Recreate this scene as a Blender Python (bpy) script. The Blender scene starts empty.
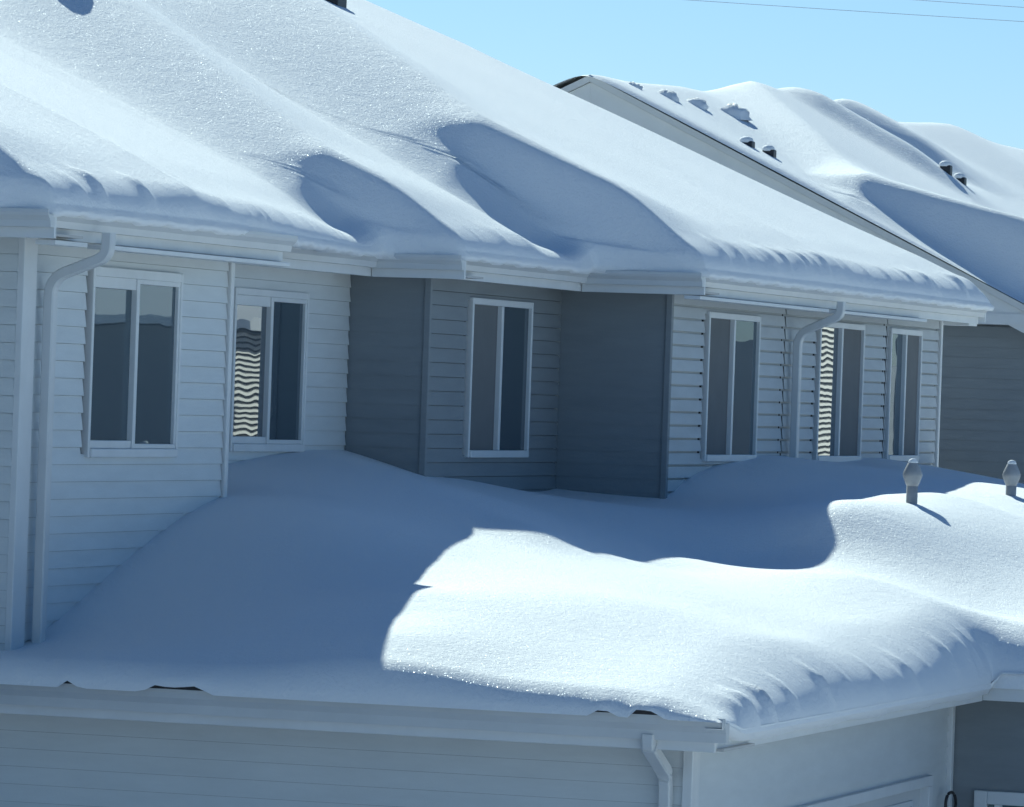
import bpy, math, random
import numpy as np
from mathutils import Vector, Matrix
random.seed(7); rng = np.random.default_rng(11)
R = math.radians
scene = bpy.context.scene
col = scene.collection

# World frame: x = out of the long facades, y = along them (away), z = height; the camera is at z = 0.
GROUND = -4.5
LIGHT = Vector((.72, -.95, -.85)).normalized()      # the way sunlight travels

# ------------------------------------------------------------------ materials
def newmat(name):
    m = bpy.data.materials.new(name); m.use_nodes = True
    nt = m.node_tree; nt.nodes.clear()
    out = nt.nodes.new('ShaderNodeOutputMaterial'); b = nt.nodes.new('ShaderNodeBsdfPrincipled')
    nt.links.new(b.outputs[0], out.inputs[0])
    return m, nt, b
def node(nt, kind, **kw):
    n = nt.nodes.new(kind)
    for k, v in kw.items():
        if k in n.inputs: n.inputs[k].default_value = v
        else: setattr(n, k, v)
    return n
def paint(name, colr, rough=.5, var=.10, scale=3.0, bump=0.0, bscale=60, streak=None):
    m, nt, b = newmat(name)
    tc = node(nt, 'ShaderNodeTexCoord')
    mp = node(nt, 'ShaderNodeMapping')
    if streak: mp.inputs['Scale'].default_value = streak
    nt.links.new(tc.outputs['Object'], mp.inputs['Vector'])
    nz = node(nt, 'ShaderNodeTexNoise', Scale=scale, Detail=6.0, Roughness=.65)
    nt.links.new(mp.outputs[0], nz.inputs['Vector'])
    rp = node(nt, 'ShaderNodeMapRange')
    rp.inputs['From Min'].default_value = .3; rp.inputs['From Max'].default_value = .7
    rp.inputs['To Min'].default_value = 1 - var; rp.inputs['To Max'].default_value = 1 + var
    nt.links.new(nz.outputs[0], rp.inputs[0])
    mx = node(nt, 'ShaderNodeVectorMath', operation='SCALE')
    mx.inputs[0].default_value = colr
    nt.links.new(rp.outputs[0], mx.inputs['Scale'])
    nt.links.new(mx.outputs[0], b.inputs['Base Color'])
    b.inputs['Roughness'].default_value = rough
    if bump:
        n2 = node(nt, 'ShaderNodeTexNoise', Scale=bscale, Detail=4.0)
        nt.links.new(tc.outputs['Object'], n2.inputs['Vector'])
        bp = node(nt, 'ShaderNodeBump', Strength=1.0, Distance=bump)
        nt.links.new(n2.outputs[0], bp.inputs['Height']); nt.links.new(bp.outputs[0], b.inputs['Normal'])
    return m
def snow_mat(name, grain=.009, ripple=.0035):
    m, nt, b = newmat(name)
    b.inputs['Base Color'].default_value = (.87, .885, .91, 1)
    b.inputs['Roughness'].default_value = .75
    b.inputs['Specular IOR Level'].default_value = .25
    tc = node(nt, 'ShaderNodeTexCoord')
    n1 = node(nt, 'ShaderNodeTexNoise', Scale=38.0, Detail=5.0, Roughness=.75)
    nt.links.new(tc.outputs['Object'], n1.inputs['Vector'])
    mp = node(nt, 'ShaderNodeMapping'); mp.inputs['Scale'].default_value = (1.2, 4.5, 2.0); mp.inputs['Rotation'].default_value = (0, 0, R(35))
    nt.links.new(tc.outputs['Object'], mp.inputs[0])
    n2 = node(nt, 'ShaderNodeTexNoise', Scale=1.3, Detail=5.0, Roughness=.55)
    nt.links.new(mp.outputs[0], n2.inputs['Vector'])
    n3 = node(nt, 'ShaderNodeTexNoise', Scale=7.0, Detail=3.0, Roughness=.6)
    nt.links.new(tc.outputs['Object'], n3.inputs['Vector'])
    b3 = node(nt, 'ShaderNodeBump', Strength=1.0, Distance=.007); nt.links.new(n3.outputs[0], b3.inputs['Height'])
    b1 = node(nt, 'ShaderNodeBump', Strength=1.0, Distance=grain)
    b2 = node(nt, 'ShaderNodeBump', Strength=1.0, Distance=ripple)
    nt.links.new(n2.outputs[0], b2.inputs['Height']); nt.links.new(n1.outputs[0], b1.inputs['Height'])
    nt.links.new(b2.outputs[0], b3.inputs['Normal']); nt.links.new(b3.outputs[0], b1.inputs['Normal']); nt.links.new(b1.outputs[0], b.inputs['Normal'])
    # glinting ice facets: small cells, each with its own tilt, a few of them shiny
    vo = node(nt, 'ShaderNodeTexVoronoi', Scale=230.0)
    nt.links.new(tc.outputs['Object'], vo.inputs['Vector'])
    sub = node(nt, 'ShaderNodeVectorMath', operation='SUBTRACT'); sub.inputs[1].default_value = (.5, .5, .5)
    nt.links.new(vo.outputs['Color'], sub.inputs[0])
    sc = node(nt, 'ShaderNodeVectorMath', operation='SCALE'); sc.inputs['Scale'].default_value = 1.5
    nt.links.new(sub.outputs[0], sc.inputs[0])
    ge = node(nt, 'ShaderNodeNewGeometry')
    ad = node(nt, 'ShaderNodeVectorMath', operation='ADD')
    nt.links.new(ge.outputs['Normal'], ad.inputs[0]); nt.links.new(sc.outputs[0], ad.inputs[1])
    nm = node(nt, 'ShaderNodeVectorMath', operation='NORMALIZE'); nt.links.new(ad.outputs[0], nm.inputs[0])
    gl = node(nt, 'ShaderNodeBsdfGlossy', Roughness=.22); gl.inputs['Color'].default_value = (.9, .92, .95, 1)
    nt.links.new(nm.outputs[0], gl.inputs['Normal'])
    wn = node(nt, 'ShaderNodeSeparateColor'); nt.links.new(vo.outputs['Color'], wn.inputs[0])
    lt = node(nt, 'ShaderNodeMath', operation='LESS_THAN'); lt.inputs[1].default_value = .42
    nt.links.new(vo.outputs['Distance'], lt.inputs[0])
    ml = node(nt, 'ShaderNodeMath', operation='MULTIPLY'); ml.inputs[1].default_value = .02
    nt.links.new(lt.outputs[0], ml.inputs[0])
    ms = node(nt, 'ShaderNodeMixShader')
    nt.links.new(ml.outputs[0], ms.inputs[0]); nt.links.new(b.outputs[0], ms.inputs[1]); nt.links.new(gl.outputs[0], ms.inputs[2])
    out = [n for n in nt.nodes if n.type == 'OUTPUT_MATERIAL'][0]
    nt.links.new(ms.outputs[0], out.inputs[0])
    return m
def glass_mat(name, tilt=0.0, tiltz=0.0, wave=.0, base=(.065, .085, .105), ior=1.9, rough=.01):
    """dark double glazing: a slightly bowed pane (tilt about the vertical) with roller wave"""
    m, nt, b = newmat(name)
    b.inputs['Base Color'].default_value = (*base, 1); b.inputs['Roughness'].default_value = rough
    b.inputs['IOR'].default_value = ior; b.inputs['Specular Tint'].default_value = (.62, .86, 1.0, 1) if ior < 2.2 else (.95, .97, 1, 1)
    ge = node(nt, 'ShaderNodeNewGeometry'); tc = node(nt, 'ShaderNodeTexCoord')
    nz = node(nt, 'ShaderNodeTexNoise', Scale=3.2, Detail=1.0)
    nt.links.new(tc.outputs['Object'], nz.inputs['Vector'])
    sub = node(nt, 'ShaderNodeVectorMath', operation='SUBTRACT'); sub.inputs[1].default_value = (.5, .5, .5)
    nt.links.new(nz.outputs['Color'], sub.inputs[0])
    sc = node(nt, 'ShaderNodeVectorMath', operation='MULTIPLY'); sc.inputs[1].default_value = (0, wave, wave)
    nt.links.new(sub.outputs[0], sc.inputs[0])
    a1 = node(nt, 'ShaderNodeVectorMath', operation='ADD'); a2 = node(nt, 'ShaderNodeVectorMath', operation='ADD')
    a1.inputs[1].default_value = (0, tilt, tiltz)
    nt.links.new(ge.outputs['Normal'], a1.inputs[0]); nt.links.new(a1.outputs[0], a2.inputs[0]); nt.links.new(sc.outputs[0], a2.inputs[1])
    nm = node(nt, 'ShaderNodeVectorMath', operation='NORMALIZE'); nt.links.new(a2.outputs[0], nm.inputs[0])
    nt.links.new(nm.outputs[0], b.inputs['Normal'])
    return m
M = {}
M['snow'] = snow_mat('snow')
M['white_siding'] = paint('white vinyl siding', (.66, .68, .69), .45, .05, 2.0, .001, 90, (1, 1, 5))
M['grey_siding'] = paint('grey vinyl siding', (.49, .51, .53), .5, .07, 2.0, .001, 90, (1, 1, 5))
M['dark_siding'] = paint('charcoal vinyl siding', (.235, .255, .275), .55, .07, 2.0, .001, 90, (1, 1, 5))
M['trim'] = paint('white trim', (.70, .71, .72), .4, .05, 3.0)
M['gutter'] = paint('white gutter', (.62, .63, .64), .38, .06, 2.0)
M['soffit'] = paint('soffit', (.50, .49, .48), .6, .06, 2.0)
M['shingle'] = paint('dark shingle', (.05, .05, .055), .9, .3, 20, .004, 80)
M['gap'] = paint('dark gap', (.03, .03, .035), .9, .2, 20)
M['metal'] = paint('galvanised flue', (.33, .34, .36), .45, .15, 9.0)
M['black'] = paint('black iron', (.025, .025, .028), .45, .15, 9.0)
M['door'] = paint('garage door', (.60, .61, .62), .45, .04, 2.0)
M['wire'] = paint('wire', (.42, .46, .5), .6, .1, 2.0)
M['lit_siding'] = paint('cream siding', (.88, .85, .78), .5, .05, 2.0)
M['far_siding'] = paint('brown grey siding', (.27, .275, .285), .6, .05, 2.0)
M['screen'] = paint('insect screen', (.16, .165, .17), .85, .06, 4.0)
M['glass'] = glass_mat('glass plain', 0, 0, .006)

# ------------------------------------------------------------------ mesh helpers
class MB:
    def __init__(s): s.v = []; s.f = []; s.sm = []
    def add(s, vs, fs, smooth=False):
        n = len(s.v); s.v += [tuple(v) for v in vs]
        for f in fs: s.f.append([i + n for i in f]); s.sm.append(smooth)
    def box(s, x0, x1, y0, y1, z0, z1):
        s.add([(x0,y0,z0),(x1,y0,z0),(x1,y1,z0),(x0,y1,z0),(x0,y0,z1),(x1,y0,z1),(x1,y1,z1),(x0,y1,z1)],
              [(0,3,2,1),(4,5,6,7),(0,1,5,4),(1,2,6,5),(2,3,7,6),(3,0,4,7)])
    def prism(s, poly, axis, a0, a1):
        """poly: 2-D outline; axis 'y': (x,z) pairs extruded along y; axis 'x': (y,z) pairs along x"""
        n = len(poly)
        P = (lambda p, a: (p[0], a, p[1])) if axis == 'y' else (lambda p, a: (a, p[0], p[1]))
        vs = [P(p, a0) for p in poly] + [P(p, a1) for p in poly]
        fs = [list(range(n))[::-1], list(range(n, 2*n))] + [(i, (i+1) % n, n+(i+1) % n, n+i) for i in range(n)]
        s.add(vs, fs)
    def tube(s, pts, w, d=None, n=12, square=False):
        d = d or w; pts = [Vector(p) for p in pts]
        ring = []
        if square:
            k = .22
            prof = [(-1+k,-1),(1-k,-1),(1,-1+k),(1,1-k),(1-k,1),(-1+k,1),(-1,1-k),(-1,-1+k)]
        else: prof = [(math.cos(2*math.pi*i/n), math.sin(2*math.pi*i/n)) for i in range(n)]
        m = len(prof); vs = []
        for i, p in enumerate(pts):
            t = (pts[min(i+1, len(pts)-1)] - pts[max(i-1, 0)]).normalized()
            a = Vector((0, 1, 0)) if abs(t.y) < .7 else Vector((1, 0, 0))
            u = a - t * a.dot(t); u.normalize(); v = t.cross(u)
            vs += [p + u*q[0]*w + v*q[1]*d for q in prof]
        fs = [[i*m+j, i*m+(j+1) % m, (i+1)*m+(j+1) % m, (i+1)*m+j] for i in range(len(pts)-1) for j in range(m)]
        fs += [list(range(m))[::-1], list(range((len(pts)-1)*m, len(pts)*m))]
        s.add(vs, fs, not square)
    def lathe(s, prof, c, n=20):
        vs = [(c[0]+r*math.cos(2*math.pi*j/n), c[1]+r*math.sin(2*math.pi*j/n), c[2]+z) for r, z in prof for j in range(n)]
        fs = [[i*n+j, i*n+(j+1) % n, (i+1)*n+(j+1) % n, (i+1)*n+j] for i in range(len(prof)-1) for j in range(n)]
        fs += [list(range(n))[::-1], list(range((len(prof)-1)*n, len(prof)*n))]
        s.add(vs, fs, True)
    def build(s, name, mat, parent=None, bevel=0, label=None):
        me = bpy.data.meshes.new(name); me.from_pydata(s.v, [], s.f)
        me.polygons.foreach_set('use_smooth', s.sm); me.update()
        me.materials.append(mat)
        o = bpy.data.objects.new(name, me); col.objects.link(o)
        if parent: o.parent = parent; o.matrix_parent_inverse = Matrix.Translation(parent_loc(parent)).inverted()
        if bevel:
            b = o.modifiers.new('bevel', 'BEVEL'); b.width = bevel; b.segments = 2; b.limit_method = 'ANGLE'
        if label: o['label'] = label
        return o
def parent_loc(p):
    v = Vector(p.location)
    return v
def tag(o, label=None, cat=None, group=None, kind=None):
    if label: o['label'] = label
    if cat: o['category'] = cat
    if group: o['group'] = group
    if kind: o['kind'] = kind
    return o
def empty(name, loc=(0,0,0), parent=None):
    e = bpy.data.objects.new(name, None); col.objects.link(e); e.location = loc; e.empty_display_size = .3
    return e
def grid_mesh(name, X, Y, Z, mat, mask=None, smooth=True):
    nu, nv = X.shape
    vs = np.stack([X, Y, Z], -1).reshape(-1, 3)
    i, j = np.meshgrid(np.arange(nu-1), np.arange(nv-1), indexing='ij')
    a = (i*nv + j).ravel(); f = np.stack([a, a+nv, a+nv+1, a+1], -1)
    if mask is not None: f = f[mask.ravel()]
    me = bpy.data.meshes.new(name)
    me.vertices.add(len(vs)); me.vertices.foreach_set('co', vs.ravel())
    me.loops.add(f.size); me.loops.foreach_set('vertex_index', f.ravel())
    me.polygons.add(len(f)); me.polygons.foreach_set('loop_start', np.arange(len(f))*4)
    me.polygons.foreach_set('loop_total', np.full(len(f), 4))
    me.polygons.foreach_set('use_smooth', np.full(len(f), smooth))
    me.update(calc_edges=True); me.validate()
    me.materials.append(mat)
    o = bpy.data.objects.new(name, me); col.objects.link(o)
    return o
def sstep(a, b, x):
    t = np.clip((x-a)/(b-a), 0, 1); return t*t*(3-2*t)

def siding(name, axis, plane, a0, a1, z0, z1, mat, parent, openings=(), course=.105, lap=.014, label=None, back=True, groove=.002):
    """clapboard wall of real lapped courses. axis 'x': faces +x; axis 'y': faces -y"""
    m = MB()
    P = (lambda a, z, d: (plane+d, a, z)) if axis == 'x' else (lambda a, z, d: (a, plane-d, z))
    n = int(math.ceil((z1-z0)/course))
    for k in range(n):
        b, t = z0+k*course, min(z0+(k+1)*course, z1)
        cuts = sorted({b, t} | {z for o in openings for z in (o[2], o[3]) if b < z < t})
        for q in range(len(cuts)-1):
            c0, c1 = cuts[q], cuts[q+1]; zm = (c0+c1)/2
            spans = [(a0, a1)]
            for o in openings:
                if o[2] < zm < o[3]:
                    ns = []
                    for s0, s1 in spans:
                        if o[1] <= s0 or o[0] >= s1: ns.append((s0, s1)); continue
                        if o[0] > s0: ns.append((s0, o[0]))
                        if o[1] < s1: ns.append((o[1], s1))
                    spans = ns
            d = lambda z: lap*(1-(z-b)/course)
            if q == 0 and groove:
                c0 = b+groove
                for s0, s1 in spans: m.add([P(s0,b,-.022), P(s1,b,-.022), P(s1,c0,-.022), P(s0,c0,-.022)], [(0,1,2,3)])
            for s0, s1 in spans:
                m.add([P(s0,c0,d(c0)), P(s1,c0,d(c0)), P(s1,c1,d(c1)), P(s0,c1,d(c1))], [(0,1,2,3)])
                if q == 0: m.add([P(s0,c0,-.022), P(s1,c0,-.022), P(s1,c0,d(c0)), P(s0,c0,d(c0))], [(0,1,2,3)])
                m.add([P(s0,c0,0), P(s0,c0,d(c0)), P(s0,c1,d(c1)), P(s0,c1,0)], [(0,1,2,3)])
                m.add([P(s1,c0,0), P(s1,c0,d(c0)), P(s1,c1,d(c1)), P(s1,c1,0)], [(0,1,2,3)])
    w = m.build(name, mat, parent, label=label)
    if back:
        k = MB()
        if axis == 'x': k.box(plane-.14, plane-.03, a0, a1, z0, z1)
        else: k.box(a0, a1, plane+.03, plane+.14, z0, z1)
        kb = k.build('sheathing', M['gap'], w)
    return w

def window(plane, y0, y1, z0, z1, parent, kind, gl, gr, head=.05, sill=.055, label=None):
    e = None
    fr = MB(); w = .033; d0, d1 = plane-.02, plane+.034
    fr.box(d0, d1, y0, y0+w, z0, z1); fr.box(d0, d1, y1-w, y1, z0, z1)
    fr.box(d0, d1, y0+w, y1-w, z1-head, z1); fr.box(d0, d1+.012, y0+w, y1-w, z0, z0+sill)
    win = fr.build('window', M['trim'], parent, .006, label)
    ym = (y0+y1)/2
    mu = MB(); mu.box(d0, plane+.03, ym-.024, ym+.024, z0+sill, z1-head); mu.build('mullion', M['trim'], win, .005)
    if kind == 'deep':       # sliding sash with its own rails in front of a recessed fixed light
        sa = MB(); t = .03; a, b, c, e_ = ym+.024, y1-w, z0+sill, z1-head
        sa.box(plane, plane+.027, a, b, c, c+t); sa.box(plane, plane+.027, a, b, e_-t, e_)
        sa.box(plane, plane+.027, b-t, b, c+t, e_-t)
        sa.build('sash', M['trim'], win, .004)
        for r0, r1 in ((z1-head-.07, z1-head), (z0+sill, z0+sill+.05)):
            ra = MB(); ra.box(plane-.015, plane+.02, y0+w, ym-.024, r0, r1); ra.build('rail', M['trim'], win, .004)
    for a, b, dd, g in ((y0+w, ym-.024, -.008, gl), (ym+.024, y1-w, .004, gr)):
        p = MB(); p.box(plane+dd-.012, plane+dd, a, b, z0+sill, z1-head); p.build('pane', g, win)
    return win

# ------------------------------------------------------------------ the townhouse row
house = empty('townhouse_row', (-12.6, 40, GROUND))
tag(house, 'snow-covered townhouse row, white siding on its left half and grey on its right', 'townhouse')
X1, X2, XG, XR = -12.57, -13.2, -12.59, -11.70
ZT = .97                                            # underside level of the upper soffit area is .85
WB = -2.2
W1 = (30.69, 32.2, -.475, .70); W2 = (34.82, 36.31, -.46, .675); WG = (38.2, 39.69, -.48, .715)
WR1 = (41.55, 43.12, -.48, .72); WR2 = (45.1, 46.67, -.49, .73); WR3 = (47.66, 48.87, -.485, .725)
op = lambda w, l=.05, r=-.02: (w[0]-l, w[1]+r, w[2]+.02, w[3]-.02)
siding('siding_wall', 'x', -13.0, 20, 29.58, -2.0, .86, M['white_siding'], house)
siding('siding_wall', 'y', 29.6, -13.0, X1-.005, -2.0, .86, M['white_siding'], house)
siding('siding_wall', 'x', X1, 29.8, 33.06, WB, .86, M['white_siding'], house, [op(W1)], label='white wall beside the left downspout')
siding('siding_wall', 'x', X2, 33.1, 37.24, WB, .86, M['white_siding'], house, [op(W2, .02)], label='recessed white wall at the inner corner')
siding('siding_wall', 'y', 37.256, X2, XG-.03, WB, .86, M['dark_siding'], house, lap=.008, groove=0, label='narrow charcoal wall facing the street end')
siding('siding_wall', 'x', XG, 37.29, 40.5, WB, .86, M['dark_siding'], house, [op(WG)], lap=.010, groove=.004, label='charcoal wall with one window')
siding('siding_wall', 'y', 40.51, XG, XR-.03, WB, .86, M['dark_siding'], house, lap=.006, groove=0, label='blank charcoal wall')
siding('siding_wall', 'x', XR, 40.55, 43.98, WB, .86, M['grey_siding'], house, [op(WR1)], groove=.017, label='mid grey wall')
siding('siding_wall', 'x', XR, 44.02, 47.56, WB, .86, M['grey_siding'], house, [op(WR2)], groove=.017, label='mid grey wall')
siding('siding_wall', 'x', XR, 47.60, 49.62, WB, .86, M['grey_siding'], house, [op(WR3, .03)], groove=.017, label='mid grey wall')
# corner boards
def board(x0, x1, y0, y1, z0, z1, mat, name='corner_board', label=None):
    m = MB(); m.box(x0, x1, y0, y1, z0, z1); return m.build(name, mat, house, .006, label)
board(X1-.01, X1+.035, 29.59, 29.79, WB, .85, M['trim'])
board(X1-.06, X1+.03, 33.07, 33.13, WB, .85, M['trim'])
board(XG-.028, XG+.022, 37.235, 37.285, WB, .85, M['dark_siding'])
board(XR-.028, XR+.022, 40.488, 40.545, WB, .85, M['dark_siding'])
board(XR-.03, XR+.03, 49.64, 49.70, WB, .85, M['trim'])
# closing gable wall at the far end and rear (never seen, keeps the house solid)
g = MB(); g.prism([(-27, GROUND), (XR-.15, GROUND), (XR-.15, .9), (-19.3, 4.0), (-27, .9)], 'y', 49.5, 49.69)
g.build('gable_wall', M['grey_siding'], house)

def pane_set():
    return None
GL = lambda nm, **k: glass_mat(nm, **k)
window(X1, *W1, house, 'deep', GL('pane a', tilt=.01, tiltz=.015, wave=.007), GL('pane b', tilt=-.01, tiltz=.014, wave=.006), head=.06)
window(X2, *W2, house, 'deep', GL('pane c', tilt=0, tiltz=-.002, wave=.007, ior=2.6), GL('pane d', tilt=-.012, wave=.01), head=.05)
window(XG, *WG, house, 'flat', M['screen'], GL('pane e', tilt=-.005, wave=.01, rough=.12, ior=1.6))
window(XR, *WR1, house, 'flat', M['screen'], GL('pane f', tilt=-.012, tiltz=.004, wave=.004))
window(XR, *WR2, house, 'flat', GL('pane g', tilt=.006, tiltz=-.002, wave=.008, ior=2.6), M['screen'])
window(XR, *WR3, house, 'flat', GL('pane h', tilt=.024, wave=.006), M['screen'])

# ---- upper eaves: (y start, y end, eave x)
ES = [(18, 29.2, -12.6), (29.2, 33.3, -12.17), (33.3, 36.9, -12.8), (36.9, 40.1, -12.19), (40.1, 50.0, -11.3)]
fa, so, gu, li = MB(), MB(), MB(), MB()
def kgutter(m, x, y0, y1, zt, h=.125, d=.11):
    m.prism([(x, zt-h), (x+d*.55, zt-h), (x+d*.62, zt-h*.62), (x+d*.92, zt-h*.36), (x+d, zt-.02), (x+d, zt), (x+d-.012, zt), (x+d-.02, zt-.03), (x, zt-.03)], 'y', y0, y1)
def kgutter_y(m, y, x0, x1, zt, h=.125, d=.11):
    m.prism([(y, zt-h), (y-d*.55, zt-h), (y-d*.62, zt-h*.62), (y-d*.92, zt-h*.36), (y-d, zt-.02), (y-d, zt), (y-d+.012, zt), (y-d+.02, zt-.03), (y, zt-.03)], 'x', x0, x1)
def eave_run(y0, y1, xe, parent, ztop, wall_x, endcap=False):
    f = MB(); f.box(xe-.14, xe-.105, y0, y1, ztop-.17, ztop); f.build('fascia', M['trim'], parent, .004)
    s = MB(); s.box(wall_x-.1, xe-.142, y0+.003, y1-.003, ztop-.155, ztop-.14); s.build('soffit', M['soffit'], parent)
    g_ = MB(); kgutter(g_, xe-.103, y0+.002, y1-.002, ztop+.0, .105, .1); g_.build('gutter', M['gutter'], parent)
for (y0, y1, xe), wx in zip(ES, (-13.0, X1, X2, XG, XR)):
    eave_run(y0 + (0 if y0 < 20 else .0), y1, xe, house, ZT+.02, wx)
# returns of the stepped eaves (they face the camera)
def eave_return(x0, x1, y, parent, ztop):
    f = MB(); f.box(x0, x1, y-.035, y, ztop-.17, ztop); f.build('fascia', M['trim'], parent, .004)
    g_ = MB(); kgutter_y(g_, y-.037, x0, x1, ztop-.002, .105, .1); g_.build('gutter', M['gutter'], parent)
    s = MB(); s.box(x0-.2, x1-.005, y+.003, y+.42, ztop-.156, ztop-.141); s.build('soffit', M['soffit'], parent)
eave_return(-12.6-.1, -12.17-.003, 29.198, house, ZT+.018)
eave_return(-12.8-.1, -12.19-.003, 36.898, house, ZT+.018)
eave_return(-12.19-.1, -11.3-.003, 40.098, house, ZT+.018)
# lower light strips below the gutters
for y0, y1, xe in ((29.25, 29.75, -12.17), (30.05, 33.25, -12.17), (40.05, 44.05, -11.3), (44.3, 47.6, -11.3)):
    s = MB(); s.box(xe-.16, xe-.03, y0, y1, ZT-.185, ZT-.158); s.build('drip_strip', M['trim'], house, .004)
s = MB(); s.box(XR+.0, -11.42, 49.68, 50.02, .80, .86); s.build('drip_strip', M['trim'], house, .004)
# roof deck
rd = MB()
zr = ZT + .42*(-12.8+19.3)
rd.prism([(-12.8, ZT+.0), (-12.8, ZT+.02), (-19.3, zr+.02), (-27.3, zr-.42*8), (-27.3, zr-.42*8-.05), (-19.3, zr-.0)], 'y', 18, 49.98)
for (y0, y1, xe) in ES: rd.box(-12.79, xe-.02, y0+.01, y1-(1.4 if y1 == 33.3 else .01), ZT+.022, ZT+.04)
roof = rd.build('roof', M['shingle'], house)
# far rake trim
rk = MB(); rk.prism([(-11.34, .84), (-11.34, 1.0), (-19.3, 4.34), (-19.3, 4.15)], 'y', 49.99, 50.03); rk.build('rake_board', M['trim'], house)

# ---- downspouts
def curve(pts, n=6):
    """polyline with rounded corners"""
    P = [Vector(p) for p in pts]; out = [P[0]]
    for i in range(1, len(P)-1):
        a, b, c = P[i-1], P[i], P[i+1]; r = min((a-b).length, (c-b).length, .22)*.48
        s, e = b+(a-b).normalized()*r, b+(c-b).normalized()*r
        for k in range(n+1):
            t = k/n; out.append(s*(1-t)**2 + b*2*t*(1-t) + e*t*t)
    return out+[P[-1]]
def spout(pts, w=.042, d=.032, label=None):
    m = MB(); m.tube(curve(pts), w, d, square=True); o = m.build('downspout', M['gutter'], house, label=label); return o
spout([(-12.13, 29.9, .88), (-12.13, 29.9, .74), (-12.49, 29.9, .60), (-12.49, 29.9, -1.9)], label='white downspout on the white wall')
spout([(-11.26, 44.17, .88), (-11.26, 44.17, .76), (-11.625, 44.17, .60), (-11.625, 44.17, -.75)], label='white downspout on the grey wall')

# ---- the lower, projecting garage storey
YGL, XGF, YB = 29.5, -8.314, 36.02
siding('siding_wall', 'y', YGL, -16, XGF-.03, GROUND, -1.95, M['white_siding'], house, label='white garage side wall')
GD = (30.55, 35.35, GROUND, -2.52)
siding('siding_wall', 'x', XGF, YGL+.14, YB-.1, GROUND, -1.95, M['white_siding'], house, [GD], groove=.003, label='white garage front wall')
board(XGF-.03, XGF+.03, YGL-.03, YGL+.06, GROUND, -1.95, M['trim'])
board(XGF-.0, XGF+.028, YGL+.065, YGL+.135, GROUND, -1.95, M['trim'])
board(XGF-.02, XGF+.04, YB-.095, YB-.02, GROUND, -1.96, M['trim'])
siding('siding_wall', 'y', YB, XGF-.0, -4.5, GROUND, -1.88, M['dark_siding'], house, [(-8.12, -6.9, -4.0, -2.58)], lap=.006, groove=0, label='charcoal wall beside the garage door')
ew = MB()
ew.box(-8.12, -8.03, YB-.05, YB+.02, -4.0, -2.58); ew.box(-6.99, -6.9, YB-.05, YB+.02, -4.0, -2.58); ew.box(-8.03, -6.99, YB-.05, YB+.02, -2.67, -2.58); ew.box(-8.03, -6.99, YB-.05, YB+.02, -4.0, -3.9)
eo = ew.build('window', M['trim'], house, .006, 'white framed ground floor window')
pp = MB(); pp.box(-8.03, -6.99, YB-.004, YB+.01, -3.9, -2.67); pp.build('pane', M['glass'], eo)
em = MB(); em.box(-7.98, -7.93, YB-.03, YB-.004, -3.9, -2.67); em.build('mullion', M['trim'], eo)
# garage door
gd = MB(); t = .09
gd.box(XGF-.02, XGF+.05, GD[0]-.02, GD[0]+t, GROUND, GD[3]); gd.box(XGF-.02, XGF+.05, GD[1]-t, GD[1]+.02, GROUND, GD[3]); gd.box(XGF-.02, XGF+.05, GD[0]-.02, GD[1]+.02, GD[3], GD[3]+.07)
gf = MB()
for k in range(4): gf.box(XGF-.06, XGF-.015, GD[0]+t, GD[1]-t, GROUND+.02+k*.49, GROUND+.02+(k+1)*.49-.012)
go = gf.build('garage_door', M['door'], house, .004)
gd.build('door_frame', M['trim'], go, .006)
for k in range(4):
    y = GD[0]+.35+k*1.12
    fr = MB(); fr.box(XGF-.018, XGF+.0, y, y+.75, -2.97, -2.60); fo = fr.build('window_frame', M['trim'], go, .004)
    p_ = MB(); p_.box(XGF-.004, XGF+.005, y+.05, y+.70, -2.93, -2.64); p_.build('pane', M['glass'], go)
# wall lantern by the garage door
lm = MB(); lc = (XGF+.09, 35.73, -2.66)
lm.tube([(lc[0]+.062*math.cos(a)*.3, lc[1]+.062*1.15*math.cos(a)*1.0+0, lc[2]+.075*math.sin(a)+.0) for a in [2*math.pi*i/24 for i in range(25)]], .011, n=8)
lm.lathe([(.02, -.10), (.075, -.13), (.085, -.15), (.06, -.155), (.07, -.40), (.03, -.44)], lc, 8)
lm.box(XGF+.0, XGF+.025, 35.67, 35.79, -3.05, -2.72)
lm.box(XGF+.02, XGF+.09, 35.715, 35.745, -2.79, -2.765)
lm.build('wall_lantern', M['black'], house, label='black wall lantern with ring top')
# lower eaves
ZL = -1.775; ZE = ZL+.018
def eave2(parent):
    f = MB(); f.box(-16, -8.0+.0, 28.90, 28.935, ZE-.19, ZE-.0); f.build('fascia', M['trim'], parent, .004, 'garage side fascia')
    s = MB(); s.box(-16, -7.96, 28.94, 29.6, ZE-.185, ZE-.17); s.build('soffit', M['soffit'], parent)
    g_ = MB(); kgutter_y(g_, 28.898, -16, -7.92, ZE+.008, .14, .1); g_.build('gutter', M['gutter'], parent)
    f = MB(); f.box(-8.035, -8.0, 28.94, 35.6, ZL-.175, ZL); f.build('fascia', M['trim'], parent, .004)
    s = MB(); s.box(-8.5, -8.04, 29.62, 35.75, ZL-.185, ZL-.17); s.build('soffit', M['soffit'], parent)
    f = MB(); f.box(-8.0, -4.5, 35.605, 35.64, ZL-.17, ZL+.02); f.build('fascia', M['trim'], parent, .004)
    s = MB(); s.box(-8.3, -4.5, 35.645, 36.1, ZL-.14, ZL-.125); s.build('soffit', M['soffit'], parent)
    d = MB()
    d.box(-16, -8.25, 28.80, 28.93, ZE+.0, ZE+.05)
    d.box(-8.3, -8.06, 29.6, 35.6, ZL-.02, ZL+.02)
    d.build('roof_edge', M['shingle'], parent)
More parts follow.
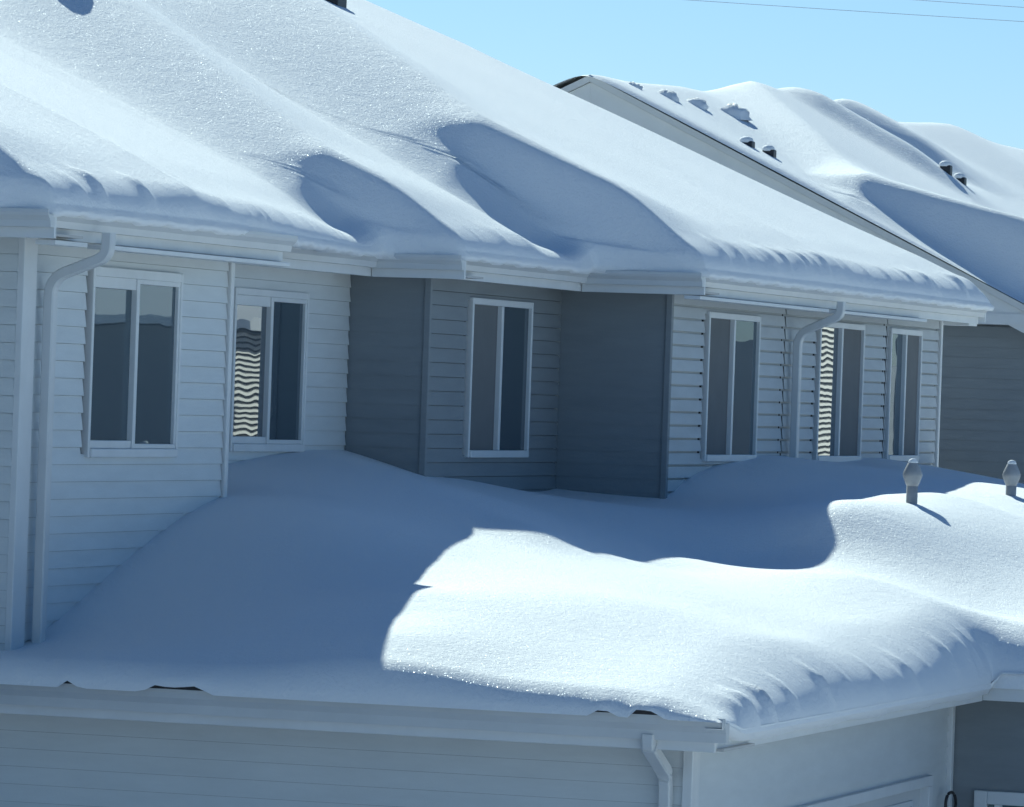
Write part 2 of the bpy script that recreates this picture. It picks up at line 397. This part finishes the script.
eave2(house)
spout([(-8.37, 28.86, -1.86), (-8.37, 28.86, -1.93), (-8.43, 29.44, -2.12), (-8.43, 29.44, GROUND)], .04, .034, label='white downspout at the garage corner')
# flues standing out of the lower roof
for (fx, fy, fz) in ((-9.4, 39.2, -.725), (-9.4, 42.6, -.74)):
    v = MB(); v.lathe([(.043, -.5), (.043, .17), (.035, .175)], (fx, fy, fz), 20)
    vo_ = v.build('vent_pipe', M['metal'], house, label=None)
    c_ = MB(); c_.lathe([(.041, .145), (.055, .175), (.072, .222), (.074, .236), (.066, .262), (.040, .318), (.032, .328), (.03, .332)], (fx, fy, fz), 20); c_.build('cap', M['metal'], vo_)
    c_ = MB(); c_.lathe([(.036, .318), (.038, .33), (.028, .347), (.01, .355)], (fx, fy, fz), 14); c_.build('snow_cap', M['snow'], vo_)

# ------------------------------------------------------------------ snow on the upper roof
def fingers(y, seed, lo, hi, pitch):
    """narrow crests running down a snow front: list of (position, width, height)"""
    r = np.random.default_rng(seed); out = np.zeros_like(y); p = lo
    while p < hi:
        p += pitch*(.35+r.random()*1.6); w = .04+.14*r.random(); h = .12+.9*r.random()**2.2
        d = (y-p)
        out += h*np.where(d < 0, np.exp(-(d/w)**2), np.exp(-(d/(w*.35))**2))
    return out
def vnoise(x, y, seed):
    r = np.random.default_rng(seed); out = 0
    for k in range(9):
        a = r.random()*6.28; fq = .35*1.4**k; ph = r.random()*6.28
        out = out + np.sin(fq*(x*math.cos(a)*.8+y*math.sin(a)*1.2)*2+ph)/1.75**k
    return out
def roof_snow(name, xe_steps, y0, y1, pitch, ze, xr, upsteps, Rf, D, dy, extra, smax, floor=lambda X: X*0-9):
    ys = np.arange(y0, y1+1e-6, dy)
    q = np.linspace(0, 1, 22)
    s_front = .7*(1-np.cos(q*math.pi/2))**1.0
    s_all = np.concatenate([s_front[:-1], np.arange(.7, smax, .07)])
    S, Y = np.meshgrid(s_all, ys, indexing='ij')
    def xef(y):
        out = np.full_like(y, xe_steps[0][1])
        for (yy, xv), prev in zip(xe_steps[1:], xe_steps[:-1]): out += (xv-prev[1])*(sstep(yy-.16, yy-.04, y) if xv > prev[1] else np.clip((y-yy+1.2)/4.2, 0, 1))
        return out
    XF = xef(Y); X = XF - S
    xs = np.full_like(Y, xe_steps[0][1]); lip_h = np.zeros_like(Y)
    for (yy, dx, lip, spread, hol) in upsteps:
        s_ = np.maximum(0, (hol[6] if dx > 0 else -12.5)-X)
        if dx > 0:
            # a wind drift over each step of the eaves: steep near the eave, spreading diagonally upslope
            boost, bfade, w0, w1, cs, share, _ = hol
            tri = np.clip(1-s_/bfade, 0, 1)**1.25
            yA = yy+.02+.14*s_; wA = .32+w0*tri                     # steep foot, narrowing to a point upslope
            rA = np.clip((Y-yA+wA)/wA, 0, 1); rA = rA*rA*(3-2*rA)
            yc = yA+cs*np.maximum(0, s_-.8*bfade)+.05*s_; wG = .35+w1*s_   # gentle diagonal ramp above it
            rG = np.clip((Y-yc+wG)/wG, 0, 1); rG = .6*rG**1.2+.4*rG*rG*(3-2*rG)
            xs += dx*(tri*rA+(1-tri)*rG)
            lip_h += np.minimum(lip*s_, .42)*np.where(Y < yc, rG, np.exp(-((Y-yc)/spread)**2))
            amp = boost*tri
            lip_h += share*amp*(sstep(.1, .9, s_) if share < .6 else 1)*np.where(Y < yA, rA, np.exp(-((Y-yA)/1.1)**2))
            lip_h -= (1-share)*amp*sstep(.0, .4, s_)*np.where(Y < yA-wA, np.exp(-((Y-yA+wA)/.75)**2), 1-rA)
        else:
            xs += dx*np.clip((Y-yy+1.2)/4.2, 0, 1)
    rf = Rf(Y); u = np.clip(S/rf, 0, 1)
    rnd = np.sqrt(np.clip(1-(1-u)**2, 0, 1))
    ends = np.clip(np.minimum(Y-y0, y1-Y)/.35, 0, 1); rnd2 = np.sqrt(np.clip(1-(1-ends)**2, 0, 1))
    rel = D(Y)+lip_h+extra(X, Y, np.maximum(0, xe_steps[1][1]-X))
    low = pitch*np.clip(xs-X, .0, None)
    base = ze + low
    Z = base + rnd*np.where(rel > .06, rel, .06+(rel-.06)*sstep(.0, .5, S))*(.15+.85*rnd2)
    fl = floor(X); ep = .001+.16*sstep(.1, .7, S); Z = fl+.5*(Z-fl+np.sqrt((Z-fl)**2+ep*ep))
    back = ze + pitch*(xs.max()-xr) - .0
    ridge = ze + pitch*(xs-xr) + D(Y)
    zb = ridge + pitch*(X-xr)
    d = zb-Z; kk = .18
    Z = .5*(Z+zb-np.sqrt(d*d+kk*kk*.5))
    F = fingers(ys, len(name)+3, y0, y1, .42)[None, :]
    face = np.exp(-((S-.10)/.10)**2)*rnd
    X = X + .035*face*F
    Z = Z + .035*np.exp(-((S-.16)/.10)**2)*F*(rf > .2)
    # skirt down to the eave
    Xs = np.concatenate([X[:1]-.12, X[:1]+.025, X[:1]+.04, X]); Ys = np.concatenate([Y[:1]]*3+[Y])
    r_ = np.random.default_rng(5)
    bott = ze-.062+.006*np.sin(ys*9)+.005*np.sin(ys*23+1)+.05*(vnoise(ys*2.0, ys*0, 77) > 2.3)
    Zs = np.concatenate([bott[None, :], bott[None, :], (Z[:1]+bott[None])/2, Z])
    return Xs, Ys, Zs
UP = [(29.2, .43, .05, 1.8, (.36, 2.5, .14, .50, .55, .3, -12.17)), (33.3, -.63, 0, 0, None), (36.9, .61, .10, 1.5, (.46, 1.5, .10, .40, .6, .3, -12.19)), (40.1, .89, .09, 1.8, (.70, 2.5, .16, .42, .65, .28, -11.3))]
def rf1(y): return .19 + .04*sstep(39.8, 41.5, y) + .03*np.sin(y*1.7)
def d1(y): return .115 + .03*sstep(39.5, 41.5, y) + .004*np.sin(y*2.3)
def ex1(X, Y, S):
    e = .010*vnoise(X, Y-.8*S, 3)
    c = Y-(31.6+.35*S); e = e+.045*np.where(c < 0, np.exp(c/.8), np.exp(-c/.25))*np.exp(-(S/6)**2)   # the faint crest on the left
    c = Y-(44.5+1.2*S); e = e+.02*np.where(c < 0, np.exp(c/.9), np.exp(-c/.5))
    return e
Xs, Ys, Zs = roof_snow('roof_snow', [(0, -12.6), (29.2, -12.17), (33.3, -12.8), (36.9, -12.19), (40.1, -11.3)], 22, 50.06, .42, ZT+.045, -19.3, UP, rf1, d1, .035, ex1, 10.5, lambda X: ZT+.05+.42*np.clip(-12.8-X, 0, 6.0))
o = grid_mesh('roof_snow', Xs, Ys, Zs, M['snow'])
tag(o, 'thick wind-drifted snow blanket over the upper roof of the townhouse row', 'snow', kind='stuff')

# ------------------------------------------------------------------ snow on the lower roof
CP = [ # x, y, top of the snow
 (-12.57,29.7,-1.60),(-12.57,31.2,-1.20),(-12.57,33.1,-.745),(-13.2,35,-.54),(-13.2,37.3,-.44),(-12.6,37.3,-.60),(-12.6,39,-.68),(-12.6,40.5,-.72),(-11.7,40.5,-.765),
 (-11.7,41.2,-.61),(-11.7,42.4,-.49),(-11.7,43.2,-.445),(-11.7,45,-.47),(-11.7,47,-.45),(-11.7,48.6,-.49),(-11.7,49.7,-.55),
 (-10.25,30.0,-1.29),(-10.35,30.5,-1.19),(-10.42,31.0,-1.17),(-10.65,31.75,-1.10),(-10.78,32.31,-1.05),(-10.96,33.18,-.98),(-11.1,34.03,-.93),(-10.97,34.5,-.865),(-10.74,34.4,-.915),(-11.7,33,-.79),(-10.58,34.41,-.99),(-10.31,34.48,-1.08),(-10.23,35.4,-1.15),(-10.24,36.96,-1.14),(-9.93,37.7,-1.05),(-9.83,37.88,-.9),(-9.73,38.05,-.77),(-9.71,39.16,-.69),(-9.75,40.41,-.65),(-9.86,34,-1.15),(-9.45,39.2,-.70),(-9.5,40.4,-.63),(-9.4,42.6,-.665),(-9.7,43.5,-.60),
 (-10.8,42.8,-.62),(-10.8,39,-.83),(-11.4,38.6,-.80),(-10.8,36.4,-1.0),(-11.8,36,-.70),(-9.3,31.5,-1.22),(-9,30.2,-1.40),(-8.5,32.5,-1.42),(-8.5,34.5,-1.38),(-9.2,33.4,-1.26),(-9,36,-1.16),(-8.2,36.6,-1.40),
 (-8.3,38.5,-1.15),(-8.4,41,-.98),(-7,37,-1.45),(-7,40,-1.3),(-6,38,-1.5),(-6,43,-1.35),
 (-11.5,29.2,-1.55),(-10.7,29.0,-1.56),(-10.08,29.3,-1.40),(-9.97,28.88,-1.53),(-9.2,28.95,-1.58),(-8.6,29.0,-1.60),(-12.6,28.9,-1.6),(-14,30,-1.5),(-14,34,-.6),(-14,40,-.5),(-13,46,-.4),(-13,52,-.5),
 (-11.8,50.6,-.60),(-11.2,51,-.75),(-10.6,49,-.68),(-10.4,46,-.63),(-9.6,47,-.78),(-8.8,46,-.95),(-9.5,52,-1.0),(-8,50,-1.2),(-11.3,46,-.52)]
CP = np.array(CP)
def tps(P):
    xy = P[:, :2]; n = len(P)
    d = np.linalg.norm(xy[:, None]-xy[None], axis=-1); K = np.where(d > 0, d*d*np.log(d+1e-9), 0)+np.eye(n)*.006
    A = np.zeros((n+3, n+3)); A[:n, :n] = K; A[:n, n] = 1; A[:n, n+1:] = xy; A[n, :n] = 1; A[n+1:, :n] = xy.T
    w = np.linalg.solve(A, np.concatenate([P[:, 2], [0, 0, 0]]))
    def f(X, Y):
        out = w[n]+w[n+1]*X+w[n+2]*Y
        for i in range(n):
            r2 = (X-xy[i, 0])**2+(Y-xy[i, 1])**2
            out = out+w[i]*.5*r2*np.log(r2+1e-12)
        return out
    return f
top = tps(CP)
def warp(a, b, edges, coarse, fine, reach):
    out = [a]
    while out[-1] < b:
        d = min(abs(out[-1]-e) for e in edges)
        st = fine+(coarse-fine)*min(1, max(0, (d-.05)/reach))
        nx = out[-1]+st
        for e in edges:
            if out[-1] < e-1e-6 < nx: nx = e
        out.append(nx)
    return np.array(out)
EX, EY1, EY3 = -7.93, 28.74, 35.58
xs_ = warp(-15.0, -4.6, [EX], .06, .006, .6)[::-1].copy()
ys_ = warp(EY1, 53.0, [EY1, EY3], .05, .006, .6)
Xg, Yg = np.meshgrid(xs_, ys_, indexing='ij')
d1_ = Yg-EY1; d2_ = EX-Xg
dA = np.where(Yg < EY3, d2_, np.where(Xg < EX, np.hypot(EX-Xg, Yg-EY3), Yg-EY3))
dA = np.maximum(dA, 0); d1_ = np.maximum(d1_, 0)
def rnd(d, r): u = np.clip(d/r, 0, 1); return np.sqrt(np.clip(1-(1-u)**2, 0, 1))
rr = .60+.08*np.sin(Yg*2.1)
Fg = fingers(ys_, 21, EY1, 36, .40)[None, :]*np.ones_like(Xg)
round_ = rnd(d1_, .2)*rnd(dA, rr)
T = top(Xg, Yg)+.008*vnoise(Xg, Yg, 9)
zb = np.where(Yg < EY3+.4, ZE-.012-.09*sstep(0, .6, d1_)*sstep(1.2, 0, dA), ZL+.03)
GAPS = [(-12.75, -12.30), (-11.33, -10.98), (-8.44, -8.28), (-8.66, -8.55), (-11.85, -11.78)]
gap = np.zeros_like(Xg)
for ga, gb in GAPS: gap = np.maximum(gap, sstep(ga-.03, ga+.03, Xg)*(1-sstep(gb-.05, gb+.05, Xg))*(.85+.15*np.sin(Xg*17)))
zb = zb+.048*gap*np.exp(-(d1_/.2)**2)
Zg = zb+(T-zb)*round_
face = np.exp(-((dA-.11)/.11)**2)*(Yg < 35.4)*(d1_ > .15)
Zg += .042*face*Fg*rnd(dA, .05)
Xg2 = Xg+.03*face*Fg*rnd(dA, .05)
cx = (Xg[:-1, :-1]+Xg[1:, 1:])/2; cy = (Yg[:-1, :-1]+Yg[1:, 1:])/2
mask = ~((cx > EX) & (cy < EY3))
o = grid_mesh('lower_roof_snow', Xg2, Yg, Zg, M['snow'], mask)
tag(o, 'deep rolling snow blanket over the garage roof below the upper windows', 'snow', kind='stuff')
# overhanging skirt of that snow along its three eaves, same object
def skirt():
    m = MB()
    pts = [(x, EY1, ZL) for x in np.arange(-15, EX, .04)]
    gaps = [(a_+.02, b_-.02) for a_, b_ in GAPS]
    line = [('a', x) for x in np.arange(-15, EX-.0, .03)]
    prev = None; vs = []; fs = []
    P = []
    for y in np.arange(EY1+.05, EY3-.02, .025):
        k = min(1, (y-EY1)/.5)
        P.append((EX-.02*k, y, ZL-.02-.11*k+.006*math.sin(y*5)+.004*random.random()))
    for x in np.arange(EX+.06, -4.6, .03): P.append((x, EY3-.02, ZL+.02+.01*math.sin(x*9)))
    n = len(P)
    for p in P:
        vs.append(p)
        ix = p[0] if p[1] < EY1+.01 or p[0] > EX+.05 else EX
        iy = p[1]+.012 if p[1] < EY1+.01 else (EY3 if p[0] > EX+.05 else p[1])
        vs.append((ix, iy, ZL+.03-(.08*min(1,(p[1]-EY1)/.5) if ix==EX and iy==p[1] else 0))); vs.append((ix-(.1 if p[0] > EX-.06 and p[0] < EX+.05 else 0), iy+(.1 if p[1] < EY1+.01 else 0), p[2]+.002))
    for i in range(n-1):
        fs.append((3*i, 3*i+3, 3*i+4, 3*i+1)); fs.append((3*i+2, 3*i+5, 3*i+3, 3*i))
    m.add(vs, fs, True)
    return m.build('snow_lip', M['snow'], o)
skirt()

# ------------------------------------------------------------------ the neighbouring house behind
nb = empty('neighbour_house', (-16, 54, GROUND)); house2 = nb
tag(nb, 'charcoal gabled house with white rake boards behind the end of the townhouse row', 'house')
NX, NP, NZ, NR = -11.3, .483, .92, -16.25
def gable(y0, y1, xw0, xw1, ze):
    pass
siding('gable_wall', 'y', 53.42, -21, -11.62, GROUND, .86, M['dark_siding'], nb, lap=.007, groove=.001)
gw = MB(); gw.prism([(-20.9, .86), (-11.62, .86), (NR, .86+NP*(-11.62-NR)-.02)], 'y', 53.44, 53.6); gw.build('gable_peak', M['dark_siding'], nb)
rb = MB(); zr = NZ+NP*(NX-NR)
def rake(m, top_, bot, y0, y1):
    m.prism([(NX, NZ-bot), (NX, NZ-top_), (NR, zr-top_), (NR, zr-bot)], 'y', y0, y1)
    m.prism([(2*NR-NX, NZ-bot), (NR-.001, zr-bot), (NR-.001, zr-top_), (2*NR-NX, NZ-top_)], 'y', y0, y1)
m = MB(); rake(m, .075, .285, 53.04, 53.08); m.build('rake_board', M['trim'], nb)
m = MB(); rake(m, .0, .07, 53.0, 53.06); m.build('rake_board', M['gutter'], nb)
m = MB(); rake(m, .24, .26, 53.085, 53.44); m.build('soffit', M['soffit'], nb)
m = MB(); m.box(-13.6, NX+.3, 53.02, 53.4, .875, .985); m.build('eave_return', M['trim'], nb)
m = MB()
m.prism([(NX-.01, NZ-.04), (NX-.01, NZ-.01), (NR+.15, zr-.11), (NR-.15, zr-.11), (2*NR-NX, NZ-.03), (2*NR-NX, NZ-.07), (NR, zr-.14)], 'y', 53.09, 55)
m.prism([(NX-.01, NZ-.02), (NX-.01, NZ+.01), (NR+.15, zr-.09), (NR-.15, zr-.09), (2*NR-NX, NZ-.01), (2*NR-NX, NZ-.05), (NR, zr-.12)], 'y', 55.01, 75)
m.box(NX, -10.75, 55.05, 75, NZ-.02, NZ+.0)
m.build('roof', M['shingle'], nb)
m = MB(); m.box(-22, -10.3, 55.3, 75, GROUND, .86); m.build('wall', M['dark_siding'], nb)
N1 = (Xs, Ys, Zs)
UP2 = [(53.75, .35, .02, 1.6, (.90, 3.3, .32, .3, 1.6, .9, -10.95)), (66, .15, .02, 2.0, (0, 1, .6, .5, .3, .9, -10.75))]
def ex2(X, Y, S):
    e = .012*vnoise(X, Y-.9*S, 14)
    c = Y-(62.6+.25*np.sin(S*1.3)); k = sstep(3.0, 4.2, S)*(1-sstep(6.0, 7.2, S))
    e = e+k*(.22*np.where(c < 0, np.exp(-(c/.35)**2), np.exp(-(c/1.6)**2))-.16*np.exp(-((c+.9)/.6)**2))       # wind cornice
    c = Y-(59.2+.5*(S-3)); k = sstep(2.2, 3.6, S)*(1-sstep(4.6, 5.6, S))
    e = e+k*.22*np.where(c < 0, np.exp(-(c/.25)**2), np.exp(-(c/.9)**2))
    return e
Xs, Ys, Zs = roof_snow('neighbour_roof_snow', [(0, NX), (53.7, -10.95), (66, -10.75)], 52.97, 75, NP, NZ+.01, NR, UP2, lambda y: .4+0*y, lambda y: .07+.08*sstep(54.0, 56.5, y), .06, ex2, 8.5)
o = grid_mesh('neighbour_roof_snow', Xs, Ys, Zs, M['snow'])
tag(o, 'drifted snow blanket over the roof of the neighbouring gabled house', 'snow', kind='stuff')

def surf(A, x, y):
    d = (A[0][4:]-x)**2+(A[1][4:]-y)**2; i = np.unravel_index(np.argmin(d), d.shape); return float(A[2][4:][i])
def roof_vent(A, x, y, w, h, parent, rot=0, cap=True):
    z = surf(A, x, y)
    m = MB(); m.prism([(y-w*.5, z-.25), (y+w*.5, z-.25), (y+w*.5, z+h*.75), (y+w*.42, z+h), (y-w*.42, z+h), (y-w*.5, z+h*.75)], 'x', x-w*.55, x+w*.45)
    v = m.build('roof_vent', M['black'] if cap else M['metal'], parent, .012)
    if cap:
        c = MB(); r = random.Random(int(x*100+y*7))
        prof = [(w*.56, -.015), (w*.6, .005), (w*.5, .03), (w*.3, .045), (w*.1, .05)]
        c.lathe(prof, (x-.02, y, z+h), 12); c.build('snow_cap', M['snow'], v)
N2 = (Xs, Ys, Zs)
for x, y, w, h in ((-16.35, 39.1, .26, .12), (-17.05, 47.3, .26, .10)): roof_vent(N1, x, y, w, h, house)  # first box is added above the view; its shadow stands for a shaded hollow
for x, y, w, h in ((-14.75, 53.75, .13, .05), (-14.58, 54.0, .12, .05), (-13.95, 59.3, .12, .07), (-13.84, 59.55, .12, .07)): roof_vent(N2, x, y, w, h, nb)
def lump(A, x, y, r, lab):
    z = surf(A, x, y); m = MB(); rr = random.Random(int(x*31+y*17)); n = 14; rings = 7; vs = []
    for i in range(rings):
        ph = math.pi/2*i/(rings-1)*.98
        for j in range(n):
            a = 2*math.pi*j/n; k = r*(.68+.24*rr.random())
            vs.append((x+k*1.4*math.cos(a)*math.cos(ph), y+k*math.sin(a)*math.cos(ph), z-.08+k*1.15*math.sin(ph)+.02))
    fs = [(i*n+j, i*n+(j+1) % n, (i+1)*n+(j+1) % n, (i+1)*n+j) for i in range(rings-1) for j in range(n)]+[list(range((rings-1)*n, rings*n))]
    m.add(vs, fs, True); o = m.build('snow_lump', M['snow'])
    tag(o, lab, 'snow lump', 'crusted snow lumps along the ridge of the house behind')
for x, y, r, lab in ((-16.02, 53.75, .11, 'smallest crusted snow lump, nearest the gable peak of the house behind'), (-15.85, 54.45, .13, 'crusted snow lump on the ridge, second from the gable peak'),
                     (-15.7, 55.05, .13, 'crusted snow lump on the ridge, third from the gable peak'), (-15.5, 55.8, .18, 'largest crusted snow lump on the ridge, just before the big drift')): lump(N2, x, y, r, lab)

# house across the lane, to the right of the view: what the window panes mirror
oh = empty('house_across', (0, 80, GROUND))
tag(oh, 'cream and grey house beyond the right edge, mirrored in the window panes', 'house')
m = MB(); m.box(-4.95, -3.9, 70.0, 80, GROUND, 1.3); m.build('long_wall', M['far_siding'], oh)
m = MB(); m.box(.56, 1.4, 71.2, 79.5, GROUND, .72); m.build('main_wall', M['far_siding'], oh)
m = MB(); m.box(1.41, 12, 71.3, 79.4, GROUND, 1.25); m.build('main_wall', M['far_siding'], oh)
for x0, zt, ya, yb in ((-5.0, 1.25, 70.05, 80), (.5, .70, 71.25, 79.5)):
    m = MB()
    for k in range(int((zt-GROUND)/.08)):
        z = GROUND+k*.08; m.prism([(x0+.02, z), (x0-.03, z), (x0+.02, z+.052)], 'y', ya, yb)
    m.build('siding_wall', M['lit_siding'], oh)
for xa, xb, dz in ((.2, 1.36, 0), (1.38, 12.4, .53)):
    m = MB(); m.prism([(70.9, .74+dz), (70.9, .86+dz), (74.5, 1.42+dz), (80, .92+dz), (80, .74+dz)], 'x', xa, xb); m.build('roof_snow', M['snow'], oh)
m = MB(); m.box(-5.2, -3.7, 69.9, 80.1, 1.3, 1.6); m.build('roof_snow', M['snow'], oh)
m = MB(); m.prism([(2, GROUND), (16, GROUND), (16, 1.0), (9, 1.5), (2, .9)], 'y', 112, 120); m.build('rear_wing', M['far_siding'], oh)

tl = MB(); r = random.Random(4)  # unseen trees, added to darken the bright horizon in the pane reflections
for k in range(60):
    x = 27+k*.9+r.random()*.5; y = 158+r.random()*8; h = 6.5+4*r.random(); n = 7
    for q in range(4):
        z0 = GROUND+.8+q*h*.22; rad = (1.7-.35*q)*(.8+.4*r.random())
        vs = [(x+rad*math.cos(6.283*j/n+q), y+rad*math.sin(6.283*j/n+q), z0+.3*r.random()) for j in range(n)]+[(x, y, z0+h*.42)]
        tl.add(vs, [(j, (j+1) % n, n) for j in range(n)])
tag(tl.build('added_tree_belt', paint('spruce', (.05, .075, .06), .9, .3, 1.0)), 'added belt of dark spruces out of view, hiding the horizon mirrored in the panes', 'trees', kind='stuff')

# ------------------------------------------------------------------ ground, wires
gx = MB(); gx.add([(-400, -60, GROUND), (400, -60, GROUND), (400, 900, GROUND), (-400, 900, GROUND)], [(0, 1, 2, 3)])
tag(gx.build('ground', M['snow']), kind='structure')

# camera
F_PX = 5400.; roll = R(2.0); th = math.atan(1728.7/F_PX); HY = 8.8
sn, cs = math.sin(th), math.cos(th)
def ray(px, py):
    dx, dy = px-512, py-403.5
    x = dx*math.cos(roll)+dy*math.sin(roll); y = -dx*math.sin(roll)+dy*math.cos(roll)
    r = x/F_PX
    return Vector((-sn+cs*r, cs+sn*r, -(y+HY)/F_PX))
cam = bpy.data.cameras.new('camera'); co = bpy.data.objects.new('camera', cam); col.objects.link(co); scene.camera = co
cam.sensor_fit = 'HORIZONTAL'; cam.sensor_width = 36; cam.lens = F_PX*36/1024; cam.clip_start = .5; cam.clip_end = 3000
fw = Vector((-sn, cs, -HY/F_PX)).normalized(); rt0 = Vector((cs, sn, 0)); up0 = rt0.cross(fw)
rt = rt0*math.cos(roll)+up0*math.sin(roll); up = -rt0*math.sin(roll)+up0*math.cos(roll)
co.matrix_world = Matrix((rt, up, -fw)).transposed().to_4x4()

for (a, b, sag, lab) in (((560, -8), (1100, 27), .25, 'lower of two thin utility wires in the sky at upper right'), ((800, -8), (1100, 13), .2, 'upper of two thin utility wires in the sky at upper right')):
    p0 = ray(*a); p1 = ray(*b); p0 = p0*(112/p0.y); p1 = p1*(120/p1.y)
    ex_ = (p1-p0); p0 = p0-ex_*1.5; p1 = p1+ex_*1.5
    m = MB(); m.tube([p0.lerp(p1, k/24)-Vector((0, 0, sag*(1-(k/12-1)**2)-sag)) for k in range(25)], .007, n=6)
    tag(m.build('utility_wire', M['wire']), lab, 'wire', 'utility wires')

# ------------------------------------------------------------------ light
w = bpy.data.worlds.new('World'); scene.world = w; w.use_nodes = True
nt = w.node_tree; bg = nt.nodes['Background']
sky = nt.nodes.new('ShaderNodeTexSky'); sky.sky_type = 'NISHITA'; sky.sun_disc = False
el = math.asin(-LIGHT.z); az = math.atan2(-LIGHT.x, -LIGHT.y)     # from +y towards +x
sky.sun_elevation = el; sky.sun_rotation = az
sky.air_density = 1.0; sky.dust_density = 1.2; sky.ozone_density = 4.5; sky.altitude = 1500
bg.inputs[1].default_value = .056
tn = nt.nodes.new('ShaderNodeVectorMath'); tn.operation = 'MULTIPLY'; tn.inputs[1].default_value = (1.0, .94, 1.0)
nt.links.new(sky.outputs[0], tn.inputs[0]); nt.links.new(tn.outputs[0], bg.inputs[0])
sl = bpy.data.lights.new('sun', 'SUN'); so_ = bpy.data.objects.new('sun', sl); col.objects.link(so_)
sl.energy = 4.35; sl.angle = R(.5); sl.color = (1, .86, .70)
so_.rotation_euler = LIGHT.to_track_quat('-Z', 'Y').to_euler()
vs_ = scene.view_settings
vs_.view_transform = 'Standard'; vs_.look = 'None'; vs_.gamma = 1; vs_.use_curve_mapping = False; vs_.exposure = .65
vs_.use_white_balance = True; vs_.white_balance_temperature = 5200; vs_.white_balance_tint = -11
scene.cycles.max_bounces = 8
